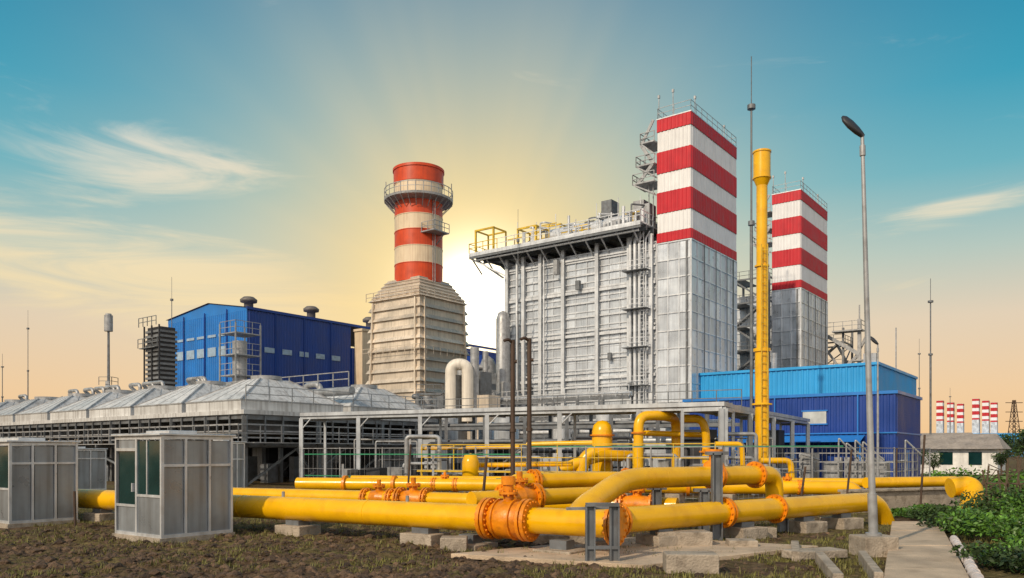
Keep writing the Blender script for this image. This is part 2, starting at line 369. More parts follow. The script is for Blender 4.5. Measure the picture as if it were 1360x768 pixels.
for t in (2.3,5.2,7.8,9.6):
    P=fa+fd*t; c.obox((P.x,P.y,-.05),.8,.8,.3,.5); s.obox((P.x,P.y,.25),.4,.3,.12,.5)
for k in (.05,.2,.35,.6,.75):
    P=e0.lerp(e1_,k); c.obox((P.x,P.y,-.05),.8,.5,.42)
for k in range(12):
    P=d0.lerp(d1,k/11); c.obox((P.x,P.y,-.05),.6,.5,.5)
for (px,dd_,a,b_,h) in ((917,13.6,.88,.5,.34),(905,17.2,1.2,.6,.36),(800,16.9,.7,.6,.2),(603,16.6,.55,.5,.3),(1000,19.3,1.0,.5,.25),(985,17.0,.6,.5,.2),(745,17.6,1.2,.5,.25)):
    c.obox(tuple(G0(px,dd_)-Vector((0,0,.04))),a,b_,h,random.uniform(-.15,.1))
for P in (onA(3.4),onA(1.2)): c.obox((P.x,P.y,-.04),.9,.8,.12)
y.obj('yellow_pipes',yellow,g,True); f.obj('flanges_and_valves',flang,g,True); s.obj('steel_supports',greyst,g,True); c.obj('concrete_footings',conc,g,True,.02); gs.obj('fittings',galv,g,True)
sb=MB(); sb.add([(-1.2,15.6,-.05),(2.3,14.0,-.05),(6.5,16.9,-.05),(3.0,18.8,-.05),(-1.2,15.6,.035),(2.3,14.0,.035),(6.5,16.9,.035),(3.0,18.8,.035)],[(4,5,6,7),(0,1,5,4),(1,2,6,5),(2,3,7,6),(3,0,4,7)])
sb.obj('concrete_slab',concl,bevel=.01)
wb=MB(); a=G0(1120,27.3); b=G0(1282,30.0); wb.beam(a+Vector((0,0,.3)),b+Vector((0,0,.3)),.25,.75); wb.beam(a+Vector((0,.0,.7)),b+Vector((0,0,.7)),.5,.09); wb.obj('concrete_channel_wall',conc,bevel=.02)

for px,top in ((681,452),(703,450)):
    e=E('vent_post',tuple(G0(px,22.5))); q=MB(); h=W(px,top,22.5).z
    q.cyl((0,0,0),(0,0,h),.065,n=12); q.tube([(0,0,h-.08),(-.12,-.1,h+.02),(-.25,-.15,h-.04)],.045,10); q.cyl((.0,0,h-.6),(.12,0,h-.6),.05,n=8); q.cyl((0,0,h*.5),(0,0,h*.5+.1),.09,n=12); q.obj('post',brown,e)
for px,d_,h in ((637,19,1.9),(540,27,2.3),(100,21,1.0),(1060,24,1.6),(1122,25,2.1),(1222,26,2.6),(1190,30,2.2)):
    q=MB(); P=G0(px,d_); q.cyl(P,P+Vector((random.uniform(-.1,.25),0,h)),.035,n=8); q.obj('marker_post',brown)

# ---------------- canopy
g=E('pipe_rack_canopy',(9.8,37,0)); ca=W(398,553,47.5); cc=W(962,540,37); ce=W(1076,562,56); ca.z=cc.z=ce.z=4.2
rf=MB(); st=MB()
o1=Vector((.42,.9,0))
def strip(a,b,n,w): rf.add([a,b,b+n*w,a+n*w]+[q+Vector((0,0,.2)) for q in (a,b,b+n*w,a+n*w)],[(0,3,2,1),(4,5,6,7),(0,1,5,4),(1,2,6,5),(2,3,7,6),(3,0,4,7)])
strip(ca,cc,o1,2.6); n2=Vector((-.87,.5,0)); strip(cc+o1*2.62,ce,n2,2.2)
for a_,b_,nn,w in ((ca,cc,o1,2.4),(cc,ce,n2,2.0)):
    n_=6 if a_ is ca else 4
    for i in range(n_+1):
        P=a_.lerp(b_,i/n_)
        for kk,Q in enumerate((P+nn*.15,P+nn*w)):
            if kk and i%2: continue
            st.beam((Q.x,Q.y,-.1),(Q.x,Q.y,4.08),.22 if not kk else .14)
        st.beam(P+nn*.1-Vector((0,0,.14)),P+nn*w-Vector((0,0,.14)),.1,.18)
        q=P+nn*.15; t=(b_-a_).normalized()
        if i<n_: st.beam((q.x,q.y,3.4),tuple(q+t*.7-Vector((0,0,.15))),.06)
    for k in (.15,w): st.beam(a_+nn*k-Vector((0,0,.1)),b_+nn*k-Vector((0,0,.1)),.08,.14)
rf.obj('roof_sheet',canopym,g,True); st.obj('steel_frame',canopym,g,True)

# yard fence
g=E('yard_fence',tuple(G0(400,42)))
fp=MB(); fy=MB(); fgr=MB(); pts=[G0(398,42),G0(700,36),G0(960,31),G0(1130,36),G0(1235,44)]
for A,B in zip(pts,pts[1:]):
    n=int((B-A).length/2.4)
    for i in range(n+1): P=A.lerp(B,i/n); fp.cyl(P,P+Vector((0,0,2.3)),.035,n=8)
    m=int((B-A).length/.3)
    for i in range(m): P=A.lerp(B,i/m); fp.beam(P+Vector((0,0,.1)),P+Vector((0,0,2.2)),.008)
    for z in (.2,1.2,2.25): fp.beam(A+Vector((0,0,z)),B+Vector((0,0,z)),.015 if z<2 else .035)
A,B=G0(405,39.5),G0(690,34); fgr.beam(A+Vector((0,0,1.95)),B+Vector((0,0,1.95)),.07,.05); fgr.beam(A+Vector((0,0,.9)),B+Vector((0,0,.9)),.05,.04)
A2,B2=G0(700,36.5),G0(1120,34); fgr.beam(A2+Vector((0,0,2.3)),B2+Vector((0,0,2.3)),.05,.05)
A,B=G0(560,38.5),G0(950,33); fy.rail([A+Vector((0,0,1.2)),B+Vector((0,0,1.2))],1.2,1.6,.04,1)
fy.beam(A+Vector((0,0,1.15)),B+Vector((0,0,1.15)),.9,.08)
for i in range(7): P=A.lerp(B,i/6); fy.beam(P,P+Vector((0,0,1.2)),.09)
fp.obj('mesh_and_posts',galv,g,True); fgr.obj('green_rails',green,g,True); fy.obj('yellow_walkway',yellowd,g,True)

# gas skid
g=E('gas_skid',tuple(G0(850,39))); y=MB(); f=MB(); s=MB(); dk=MB()
P=G0(800,40); y.lathe([(0,3.65),(.25,3.6),(.45,3.4),(.52,3.1),(.52,1.0),(.4,.7),(0,.6)],P,20); f.flange(P+Vector((0,0,2.9)),(0,0,1),.62,.07)
y.tube([W(848,640,38),W(848,552,38),W(880,552,38.5),W(898,556,40),W(898,620,40)],.24,18,R=.6)
y.tube([W(905,556,39),W(932,556,39),W(938,575,39),W(938,640,39)],.2,16,R=.5)
y.tube([W(745,625,38),W(775,612,38),W(800,605,39),W(845,606,40)],.28,18,R=.6)
y.tube([W(770,640,38),W(776,608,38),W(790,600,38)],.3,18)
y.tube([W(845,575,39),W(940,578,40)],.14,12); y.tube([W(700,590,41),W(790,588,40)],.12,12); y.tube([W(620,618,38),W(760,616,36)],.12,12); y.tube([W(560,596,43),W(690,594,40)],.1,10)
y.tube([W(950,590,36),W(985,590,36),W(988,640,36)],.12,12); y.tube([W(1010,612,36),W(1050,612,36),W(1052,640,36)],.14,12)
for px,py,d_ in ((848,575,38),(898,590,40),(938,600,39)): f.flange(W(px,py,d_),(0,0,1),.34,.08)
P=G0(625,37); y.lathe([(0,2.0),(.3,1.9),(.4,1.6),(.4,.5),(0,.3)],P,18)
for i in range(16):
    P=G0(random.uniform(450,1000),random.uniform(36,46)); s.beam(P,P+Vector((0,0,random.uniform(1.2,3.4))),.1)
for i in range(16):
    P=G0(random.uniform(430,1000),random.uniform(38,46)); (s if i%2 else dk).obox(tuple(P),random.uniform(.4,1.1),.5,random.uniform(.9,1.9))
for i in range(30):
    P=G0(random.uniform(420,990),random.uniform(37,48)); h=random.uniform(.6,3); L_=random.uniform(1,4)
    (s if i%3 else dk).tube([P,P+Vector((0,0,h)),P+Vector((L_,0,h)),P+Vector((L_,0,0))],random.uniform(.04,.11),8)
y.obj('yellow_piping',yellow,g,True); f.obj('flanges',flang,g,True); s.obj('cabinets_and_stands',galv,g,True); dk.obj('dark_equipment',dark,g,True)

# process pipe rack between yard and boilers
g=E('process_pipe_rack',tuple(G0(700,58))); s=MB(); wd=MB(); dk=MB()
A=G0(370,66); B=G0(985,50); D3=(B-A).normalized(); Ln=(B-A).length; n_=int(Ln/3.2)
for i in range(n_+1):
    P=A+D3*(i*3.2)
    for o in (0,3.2):
        Q=P+V*o; s.beam(Q,Q+Vector((0,0,5.0)),.24)
    for z in (2.6,3.8,4.9): s.beam(P+Vector((0,0,z)),P+V*3.2+Vector((0,0,z)),.18,.24)
    if i%3==0: s.beam(P+Vector((0,0,.1)),P+D3*3.2+Vector((0,0,2.6)),.12)
for z in (2.6,3.8,4.9):
    s.beam(A+Vector((0,0,z)),B+Vector((0,0,z)),.16,.22)
    for k in range(5):
        o=V*(.3+k*.6)+Vector((0,0,z+.25)); a_=random.uniform(0,.3); b_=random.uniform(.7,1); (wd if k%2 else s).cyl(A.lerp(B,a_)+o,A.lerp(B,b_)+o,random.uniform(.08,.2),n=8)
s.rail([A+Vector((0,0,5.0)),B+Vector((0,0,5.0))],1.0,1.5,.05,1)
for i in range(44):
    P=A.lerp(B,random.random())+V*random.uniform(-4,6); (dk if i%3==0 else wd).obox(tuple(P),random.uniform(.6,2.6),1.2,random.uniform(1.2,3.6))
for i in range(10):
    P=A.lerp(B,random.random())+V*random.uniform(4,9); wd.cyl(P,P+Vector((0,0,random.uniform(3,6.5))),random.uniform(.5,1.1),n=16)
s.obj('steel_frame',greyst,g,True); wd.obj('pipes_and_cabinets',canopym,g,True); dk.obj('dark_units',dark,g,True)

# yellow vent stack
e=E('yellow_vent_stack',tuple(G0(1012,40))); q=MB(); t=W(0,238,40).z
q.cyl((0,0,0),(0,0,t*.45),.34,n=22); q.cyl((0,0,t*.45),(0,0,t*.46),.42,n=22); q.cyl((0,0,t*.46),(0,0,t),.27,n=22)
q.lathe([(.27,t-.35),(.42,t),(.42,t+1.4),(.38,t+1.4),(.38,t+.9),(0,t+.9)],n=24,sharp=True); q.lathe([(.42,t),(.455,t),(.455,t+.08),(.42,t+.08)],n=24,sharp=True); q.lathe([(.42,t+1.3),(.455,t+1.3),(.455,t+1.38),(.42,t+1.38)],n=24,sharp=True); q.cyl((0,0,0),(0,0,.1),.6,n=20)
q.cyl((0,0,t*.28),(0,0,t*.285),.5,n=20); q.cyl((0,0,t*.72),(0,0,t*.725),.36,n=20); q.obj('stack_pipe',yellow,e)
lb=MB()
for i in range(30): lb.beam((-.15,-.42,.5+i*.4),(.15,-.42,.5+i*.4),.03)
for x in (-.15,.15): lb.beam((x,-.42,.2),(x,-.42,12.4),.04)
lb.obj('ladder',yellowd,e)

def mast(px,d_,top,r=.08):
    e=E('lightning_mast',tuple(G0(px,d_))); q=MB(); h=W(0,top,d_).z
    q.cyl((0,0,0),(0,0,h*.6),r,n=8); q.cyl((0,0,h*.6),(0,0,h*.88),r*.6,n=8); q.cyl((0,0,h*.88),(0,0,h),r*.3,n=6)
    q.cyl((0,0,h*.6),(0,0,h*.61),r*2,n=8); q.cyl((0,0,h*.875),(0,0,h*.885),r*2.5,n=8); q.obj('mast',greyst,e)
mast(998,62,75,.13); mast(1236,90,370,.12); mast(1221,140,450,.1); mast(228,118,368,.1); mast(37,150,412,.1); mast(3,160,470,.12); mast(1262,170,515,.1); mast(688,90,278,.07)
e=E('telecom_mast',tuple(G0(144,100))); q=MB(); q.cyl((0,0,0),(0,0,17.5),.22,.14,n=10); q.rail([(-.8,-.8,10.5),(.8,-.8,10.5),(.8,.8,10.5)],1,1,.06); q.obj('mast',greyst,e)
q=MB(); q.cyl((0,0,17.3),(0,0,19.3),.5,n=14); q.cyl((0,0,19.3),(0,0,19.5),.35,n=12); q.obj('antenna_drum',galv,e)
q=MB(); q.box(-.25,.25,-.3,-.1,9,11); q.obj('box',galv,e)

# ---------------- panels
def panels(mb,rb,a,b,z0,z1,pw,ph,rw=.13,sub=0):
    a=Vector((a[0],a[1],0));b=Vector((b[0],b[1],0)); T=b-a; Ln=T.length; T.normalize(); Nn=Vector((T.y,-T.x,0)); k=Vector((0,0,1))
    n=max(1,round(Ln/pw)); m=max(1,round((z1-z0)/ph)); w=Ln/n; h=(z1-z0)/m
    for i in range(n):
        for j in range(m):
            p0=a+T*(i*w+.03); p1=a+T*((i+1)*w-.03); za=z0+j*h+.03; zb=z0+(j+1)*h-.03
            o=[Nn*random.uniform(0,.035) for _ in range(4)]
            mb.add([p0+k*za+o[0],p1+k*za+o[1],p1+k*zb+o[2],p0+k*zb+o[3]],[(0,1,2),(0,2,3)])
            for q in range(sub):
                zz=za+(zb-za)*(q+1)/(sub+1); rb.beam(p0+k*zz+Nn*.04,p1+k*zz+Nn*.04,.03,.035)
    for i in range(n+1): rb.beam(a+T*i*w+Vector((0,0,z0))+Nn*.06,a+T*i*w+Vector((0,0,z1))+Nn*.06,rw,.14)
    for j in range(m+1): q=Vector((0,0,z0+j*h))+Nn*.05; rb.beam(a+q,b+q,.12,.12)
BAND=[(23.8,24.8,0),(24.8,26.8,1),(26.8,29,0),(29,30.95,1),(30.95,33.2,0),(33.2,35.3,1),(35.3,36.6,0)]
def flue(corner,scale=1,low=False,name='striped_flue_stack',wide=1):
    e=E(name,corner,YAW); e.scale=(scale*wide,scale*wide,scale); w=3.7;dp=12.2 if not low else 6
    rd=MB();wh=MB();sl=MB();rb=MB();pl=MB();co=MB()
    for z0,z1,k in BAND:
        m=(wh if k else rd); o=.06 if not k else .0; R=[(-w-o,-o),(o,-o),(o,dp+o),(-w-o,dp+o)]
        for i in range(4):
            m.corr(R[i],R[(i+1)%4],z0+.01,z1-.01,.42 if not low else 3,.055)
    rb.box(-w-.1,.1,-.1,dp+.1,36.6,36.7)
    co.box(-w+.15,-.15,.15,dp-.15,0,36.5)
    panels(sl,rb,(-w,0),(0,0),0,23.7,1.25,1.85,.1); panels(sl,rb,(0,0),(0,dp),0,23.7,1.55,1.85,.1); panels(sl,rb,(-w,dp),(-w,0),0,23.7,1.5,1.85)
    if not low:
        pl.rail([(-w,0,36.7),(0,0,36.7),(0,dp,36.7),(-w,dp,36.7),(-w,0,36.7)],1.1,1.3,.045,1)
        for x,y,h in ((-w,.3,2.4),(-w+1.6,.3,2.6),(0,1,1.6),(-1,dp-1,2.2)): pl.cyl((x,y,36.7),(x,y,36.7+h),.05,n=6); pl.box(x-.1,x+.1,y-.1,y+.1,36.6+h,36.9+h)
        for z,ex in ((34.3,1.7),(32.0,2.2),(30.2,2.6)):
            pl.box(-w-ex,-w-.12,-.6,2.2,z,z+.16); pl.rail([(-w-.1,-.6,z),(-w-ex,-.6,z),(-w-ex,2.2,z)],1.1,.9,.07,1)
            pl.beam((-w-ex+.1,.6,z),(-w-.1,.6,z-1.3),.14); pl.beam((-w-ex+.1,-.5,z),(-w-.1,-.5,z-1.3),.14)
        pl.beam((-w-2.0,-.5,30.3),(-w-.3,-.5,32),.15,.35); pl.beam((-w-.3,-.45,32.1),(-w-1.7,-.45,34.3),.15,.35); pl.beam((-w-1.6,-.4,34.4),(-w-.3,-.4,36.6),.12,.3)
        for x in (-w-.6,-w-1.1): pl.beam((x,.2,24),(x,.2,30.2),.08)
        pl.obj('platforms_and_rails',galv,e)
        ct=MB(); ct.box(-.5,-.3,-.16,-.07,0,23.6); ct.box(.08,.16,dp-1.2,dp-1.0,0,23.7)
        for y_ in (3.1,6.15,9.2): ct.box(.12,.17,y_-.05,y_+.05,0,23.7)
        ct.obj('cable_tray_and_seams',greyst,e)
    co.obj('core',greyst,e); rd.obj('red_bands',red,e); wh.obj('white_bands',white,e); sl.obj('silver_panels',silver,e); rb.obj('ribs',silverd,e)
flue((18.1,80.6,0)); flue((37.9,104.6,0))
for px,sc in ((1252,.93),(1266,.9),(1279,.88),(1300,.96),(1313,.93),(1324,.9)): flue((G0(px,470).x,470,-1),sc,True,wide=.95)

# ---------------- boiler house
def boiler(loc,name='boiler_house'):
    e=E(name,loc,YAW); sl=MB();rb=MB();fr=MB();co=MB();yl=MB();dk=MB();wd=MB()
    xl=-19.4
    co.box(xl+.2,-.15,.2,12,0,24.2)
    cols=(-19.4,-16.9,-14.5,-11.4,-7.0,-3.06,-.05)
    for a_,b_ in zip(cols,cols[1:]): panels(sl,rb,(a_,0),(b_,0),0,24,1.5,1.55,.05,1)
    panels(sl,rb,(xl,12),(xl,0),0,24,2,1.55)
    for x in (-19.3,-16.9,-14.5,-11.4,-7.0,-3.06,-.5):
        fr.beam((x,-.3,0),(x,-.3,24.8),.42,.05); fr.beam((x,-.2,0),(x,-.2,24.8),.05,.25); fr.beam((x,-.55,0),(x,-.55,24.8),.42,.05)
    for z in (5.5,10.2,15,19.8,23.5): rb.beam((xl,-.2,z),(-.1,-.2,z),.26,.3)
    for i in range(int(24/1.55)+1): rb.beam((xl,-.14,i*1.548),(-.1,-.14,i*1.548),.12,.2)
    x0=-23.3; fr.box(x0,-.6,-2.6,12,25.6,25.75)
    for y_ in (-2.5,-1.2,.2): dk.beam((x0,y_,25.3),(-.6,y_,25.3),.2,.5)
    fr.beam((x0,-2.62,25.45),(-.6,-2.62,25.45),.06,.3)
    x=x0+.2
    while x<-.8:
        dk.beam((x,-2.5,25.45),(x,11.8,25.45),.15,.3); fr.beam((x,-2.4,25.2),(x,-.4,23.6),.13); x+=1.95
    dk.beam((x0,-1,25.2),(xl,-1,22.6),.2); fr.beam((x0,-2.4,25.2),(xl,-.4,22.9),.18); dk.beam((x0+1,2,25.2),(xl,2,22.6),.2)
    fr.cyl((-22.5,-2.2,24.9),(-1,-2.2,24.9),.12,n=8)
    yl.rail([(x0,12,25.75),(x0,-2.6,25.75),(x0+4.2,-2.6,25.75)],1.1,1.4,.07,1)
    fr.rail([(x0+4.2,-2.6,25.75),(-.6,-2.6,25.75),(-.6,3,25.75)],1.1,1.2,.06,1)
    fr.rail([(x0,6,26.6),(-1,6,26.6)],1.1,1.4,.06,1)
    for xa,xb,y_,h in ((x0+.2,x0+2.9,-1.6,2.9),(-18.0,-15.4,0,2.6),(-16.8,-14,3,3.2)):
        yl.beam((xa,y_,25.7),(xa,y_,25.7+h),.2); yl.beam((xb,y_,25.7),(xb,y_,25.7+h),.2); yl.beam((xa-.1,y_,25.7+h),(xb+.1,y_,25.7+h),.2)
        yl.beam((xa,y_+2.4,25.7),(xa,y_+2.4,25.7+h),.16); yl.beam((xa,y_,25.7+h),(xa,y_+2.4,25.7+h),.16); yl.beam((xb,y_+2.4,25.7),(xb,y_+2.4,25.7+h),.16); yl.beam((xb,y_,25.7+h),(xb,y_+2.4,25.7+h),.16); yl.beam((xa,y_+2.4,25.7+h),(xb,y_+2.4,25.7+h),.16)
    dk.box(-7.6,-6.3,1.5,3.2,25.75,30.0); wd.box(-3.9,-2.6,2,4,25.75,29.4); wd.box(-12.3,-10.6,1,3,25.75,27.7); wd.box(-1.9,-.9,0,1.5,25.75,28.2); dk.box(-9.6,-8.4,1.2,2.4,25.75,28)
    fr.cyl((-14.5,1.8,27.2),(-3,1.8,27.2),.85,n=20); fr.cyl((-18.8,4.5,27.0),(-13.2,4.5,27.0),.7,n=20)
    for i in range(85):
        x=random.uniform(-19,-1.2); y_=random.uniform(-1.8,5); h=random.uniform(.6,2.7); k=random.random()
        if k<.3: fr.cyl((x,y_,25.75),(x,y_,25.75+h),random.uniform(.07,.2),n=8)
        elif k<.55: (wd if i%2 else dk).box(x,x+random.uniform(.3,1.1),y_,y_+.6,25.75,25.75+h*.6)
        elif k<.85: (dk if i%3==0 else fr).tube([(x,y_,25.7),(x,y_,25.75+h),(x+random.uniform(-1.8,1.8),y_,25.75+h),(x+1,y_+1.4,25.8+h)],.1,8)
        else: yl.beam((x,y_,25.75),(x,y_,25.75+h*.8),.1); yl.beam((x-1,y_,25.75+h*.8),(x+1,y_,25.75+h*.8),.1)
    for i in range(7): fr.cyl((-2.2-i*2.7,0.5,25.7),(-2.2-i*2.7,.5,28.2+random.random()*1.5),.05,n=6)
    for x,r in ((-2.2,.2),(-1.7,.14),(-2.75,.16),(-17.6,.16),(-13.8,.1),(-.95,.1)):
        fr.tube([(x,-.75,0),(x,-.75,24.3),(x,.3,25.4)],r,10)
    for z in range(2,24,2):
        dk.beam((-3.0,-.6,z+.3),(-.6,-.6,z+.3),.08,.1)
        if z%4==0: dk.box(-3.3,-.5,-1.7,-.55,z+1,z+1.06); fr.rail([(-3.3,-1.7,z+1),(-.5,-1.7,z+1)],1,1.2,.05,1)
    for x in (-1.4,-1.0): fr.beam((x,-1.1,0),(x,-1.1,25),.06)
    for i in range(60): fr.beam((-1.4,-1.1,.4*i+.4),(-1.0,-1.1,.4*i+.4),.04)
    wd.box(-12.2,-11.7,-1.2,-.6,22.0,23.6); dk.box(-2.9,-2.2,-1.1,-.6,8.0,9.4); dk.box(-9.5,-9.0,-.9,-.5,20,21); dk.box(-5.6,-5.2,-.6,-.3,12,12.8); dk.box(-16.2,-15.8,-.5,-.2,9,9.7)
    dk.beam((-15.4,-.7,24.9),(-10.4,-.7,24.9),.1,.4)
    for i in range(22):
        x=random.uniform(-22,-.5); y_=random.uniform(-9,-2); h=random.uniform(2,7)
        k=random.random()
        if k<.35: fr.tube([(x,y_,0),(x,y_,h),(x+random.uniform(-4,4),y_,h),(x,y_+8,h)],random.uniform(.12,.3),8)
        elif k<.65: wd.box(x,x+random.uniform(.8,2.2),y_,y_+1.5,0,h*.7)
        else: fr.cyl((x,y_,0),(x,y_,h),random.uniform(.4,.9),n=14)
    for x in range(-24,0,3):
        dk.beam((x,-6,0),(x,-6,7.6),.25); 
    for z in (3.8,5.6,7.5): dk.beam((-24,-6,z),(0,-6,z),.2,.3); fr.cyl((-24,-5.6,z+.4),(0,-5.6,z+.4),.2,n=8)
    fr.rail([(-24,-6.1,7.6),(0,-6.1,7.6)],1.1,1.5,.06,1)
    co.obj('core',greyst,e); sl.obj('wall_panels',silver,e); rb.obj('stiffeners',silverd,e); fr.obj('steelwork',silverd,e); yl.obj('yellow_steel',yellowd,e); dk.obj('ducts_and_brackets',greyst,e); wd.obj('cabinets',galv,e)
boiler((15.1,82.8,0))

def tower(loc,w,dp,h,lv=3.2,name='steel_stair_tower',mat=None):
    e=E(name,loc,YAW); q=MB(); n=int(h/lv)
    for x in (0,w):
        for y_ in (0,dp): q.beam((x,y_,0),(x,y_,h),.28)
    for i in range(1,n+1):
        z=i*lv
        for a,b in (((0,0),(w,0)),((w,0),(w,dp)),((w,dp),(0,dp)),((0,dp),(0,0))): q.beam((a[0],a[1],z),(b[0],b[1],z),.2)
        q.box(0,w*.35,0,dp,z,z+.07); q.rail([(0,-.1,z),(w,-.1,z),(w+.1,dp,z)],1.1,1.2,.06,1)
        q.beam((w*.1 if i%2 else w*.9,.3,z-lv),(w*.9 if i%2 else w*.1,.3,z),.9,.2)
        q.beam((w,0,z-lv),(w,dp,z),.14); q.beam((0,dp,z-lv),(w,dp,z),.14)
    q.obj('frame_and_stairs',mat or greyst,e)
tower((37.9-.8*3.9-.8*6,104.6+.6*9.9-1,0),5.4,5,26)
tower((37.9-.8*3.9-.8*13,104.6+.6*17+3,0),6,6,23)
tower((43.4,117.5,0),5.2,5,20,3.6)
b=MB(); e=E('second_boiler_house',(34.8,107,0),YAW); rb=MB(); panels(b,rb,(-19,3),(-.2,3),0,24,1.4,1.7); panels(b,rb,(-19,16),(-19,3),0,24,2,1.7); b.box(-18.8,-.3,3.3,15,0,24); b.obj('wall_panels',silver,e); rb.obj('stiffeners',silverd,e)
e=E('flue_duct_bracing',(45.6,115.5,0),YAW); q=MB()
q.beam((0,0,19),(4.5,0,16),.5); q.beam((0,0,12),(4.5,0,16),.4); q.beam((4.5,0,0),(4.5,0,21),.45); q.beam((0,0,17),(4.5,0,10),.3); q.box(1,5,-1,1,19.3,19.5); q.rail([(0,-1,19.5),(5,-1,19.5),(5,1,19.5)],1.2,1.2,.07,1); q.beam((0,4,19),(4.5,4,10),.35);q.beam((0,4,10),(4.5,4,19),.35); q.beam((4.5,4,0),(4.5,4,19),.4)
q.cyl((4.5,0,21),(4.5,0,23),.1,n=6); q.box(3.6,5.2,-.6,.6,15,15.2)
q.obj('steelwork',galv,e)

# ---------------- round striped chimney
cx=G0(556,110); e=E('round_striped_chimney',(cx.x,cx.y,0),YAW); r=3.3
segs=[(25.3,27.7,'o'),(27.7,30,'w'),(30,32.2,'o'),(32.2,34.3,'w'),(34.3,36.7,'o'),(36.7,38.7,'w')]
o_=MB();w_=MB()
for z0,z1,k in segs: (o_ if k=='o' else w_).lathe([(r,z0),(r,z1)],n=40); (o_ if k=='o' else w_).lathe([(r,z1-.06),(r+.05,z1-.06),(r+.05,z1+.03),(r,z1+.03)],n=40,sharp=True)
o_.lathe([(r,38.7),(r+.12,38.75),(r+.15,40.9),(r-.2,40.9),(r-.25,38)],n=40,sharp=True)
o_.lathe([(r+.15,40.6),(r+.25,40.6),(r+.25,40.95),(r-.1,40.95)],n=40,sharp=True)
o_.obj('orange_bands',orange,e); w_.obj('cream_bands',cream,e)
q=MB(); q.lathe([(r,36.2),(4.7,36.5),(4.75,36.8),(r,36.8)],n=40,sharp=True)
n=28
for i in range(n):
    a=6.283*i/n; b=6.283*(i+1)/n; A=Vector((4.7*math.cos(a),4.7*math.sin(a),36.8));B=Vector((4.7*math.cos(b),4.7*math.sin(b),36.8))
    q.beam(A,A+Vector((0,0,1.3)),.07); q.beam(A+Vector((0,0,1.3)),B+Vector((0,0,1.3)),.08); q.beam(A+Vector((0,0,.7)),B+Vector((0,0,.7)),.06); q.beam((A*.73).to_2d().to_3d()+Vector((0,0,35.2)),A-Vector((0,0,.3)),.09)
for a in (2.2,.9,3.7): q.cyl((4.6*math.cos(a),4.6*math.sin(a),36.8),(4.6*math.cos(a),4.6*math.sin(a),39.6),.06,n=6)
q.box(2.4,4.9,-2.2,.8,31.6,31.75); q.rail([(2.6,-2.2,31.7),(4.9,-2.2,31.7),(4.9,.8,31.7)],1.2,.9,.07,1); q.beam((4.8,0,31.6),(3,0,30),.12)
for x in (3.3,3.7): q.beam((x,-.7,25),(x,-.7,36.5),.08)
q.obj('platform_and_rails',galv,e)
hp=MB()
def fr4(mb,w0,w1,z0,z1): mb.add([(-w0,-w0,z0),(w0,-w0,z0),(w0,w0,z0),(-w0,w0,z0),(-w1,-w1,z1),(w1,-w1,z1),(w1,w1,z1),(-w1,w1,z1)],[(0,1,5,4),(1,2,6,5),(2,3,7,6),(3,0,4,7),(4,5,6,7),(3,2,1,0)])
for i in range(14):
    wz=5.15-.5*(i/13); z0=3+i*1.4; fr4(hp,wz+.22,wz-.02,z0,z0+.5); fr4(hp,wz-.1,wz-.14,z0+.5,z0+1.4)
for i in range(6):
    wz=4.9-i*.30; fr4(hp,wz,wz-.42,22.6+i*.5,22.6+i*.5+.36); fr4(hp,wz-.4,wz-.4,22.6+i*.5+.36,22.6+(i+1)*.5)
fr4(hp,4.7,4.7,0,3); hp.obj('ribbed_base_casing',warmsil,e)
rb=MB()
for i in (0,5):
    x=-4.4+i*1.76; rb.beam((x,-5.35,0),(x*.9,-4.85,22.4),.2); rb.beam((5.35,x,0),(4.85,x*.9,22.4),.2)
for z in (8,15): rb.rail([(-5.2,-5.6,z),(5.5,-5.6,z),(5.5,5.1,z)],1.1,1.2,.06,1)
rb.rail([(-5.0,-5.1,22.6),(5.0,-5.1,22.6),(5.0,5.0,22.6)],1.1,1.4,.07,1); rb.obj('ribs_and_rail',warmsil,e)

# plant between chimney and boiler
g=E('turbine_exhaust_plant',tuple(G0(610,95)),YAW); s=MB(); wd=MB(); c_=MB(); dk=MB()
wd.tube([W(599,560,84),W(599,484,84),W(621,484,84),W(621,560,84)],.62,20,R=1.1)
P=G0(668,92); s.lathe([(0,18.5),(.55,18.2),(.8,17.5),(.8,0)],P,18)
P=G0(648,96); s.lathe([(0,13.8),(.7,13.3),(1.0,12.5),(1.0,0)],P,18)
for i in range(52):
    px=random.uniform(530,672); d_=random.uniform(84,104); P=G0(px,d_); h=random.uniform(5,13.5 if px>570 else 9); k=random.random()
    if k<.3: (c_ if i%2 else dk).obox(tuple(P),random.uniform(1,3),2,h*.85)
    elif k<.5: s.cyl(P,P+Vector((0,0,h)),random.uniform(.3,.9),n=14)
    elif k<.75: (s if i%2 else dk).tube([P,P+Vector((0,0,h)),P+Vector((random.uniform(-4,4),0,h)),P+Vector((0,4,h))],.3,10)
    else:
        for z in (h,h*.7,h*.4): dk.beam(P+Vector((0,0,z)),P+Vector((3,0,z)),.25); dk.rail([P+Vector((0,0,z)),P+Vector((3,0,z))],1.1,1,.06)
        dk.beam(P,P+Vector((0,0,h)),.25); dk.beam(P+Vector((3,0,0)),P+Vector((3,0,h)),.25)
s.obj('vessels_and_frames',galv,g,True); wd.obj('white_ducts',wht,g,True); c_.obj('casings',warmsil,g,True); dk.obj('dark_frames',greyst,g,True)
e=E('blue_annex',tuple(G0(640,150)),YAW); q=MB(); q.corr((-14,0),(0,0),0,20.5,.6,.08); q.corr((0,0),(0,20),0,20.5,.6,.08); q.box(-13.9,-.1,.1,20,0,20.45); q.obj('walls',navy_and_shade,e)

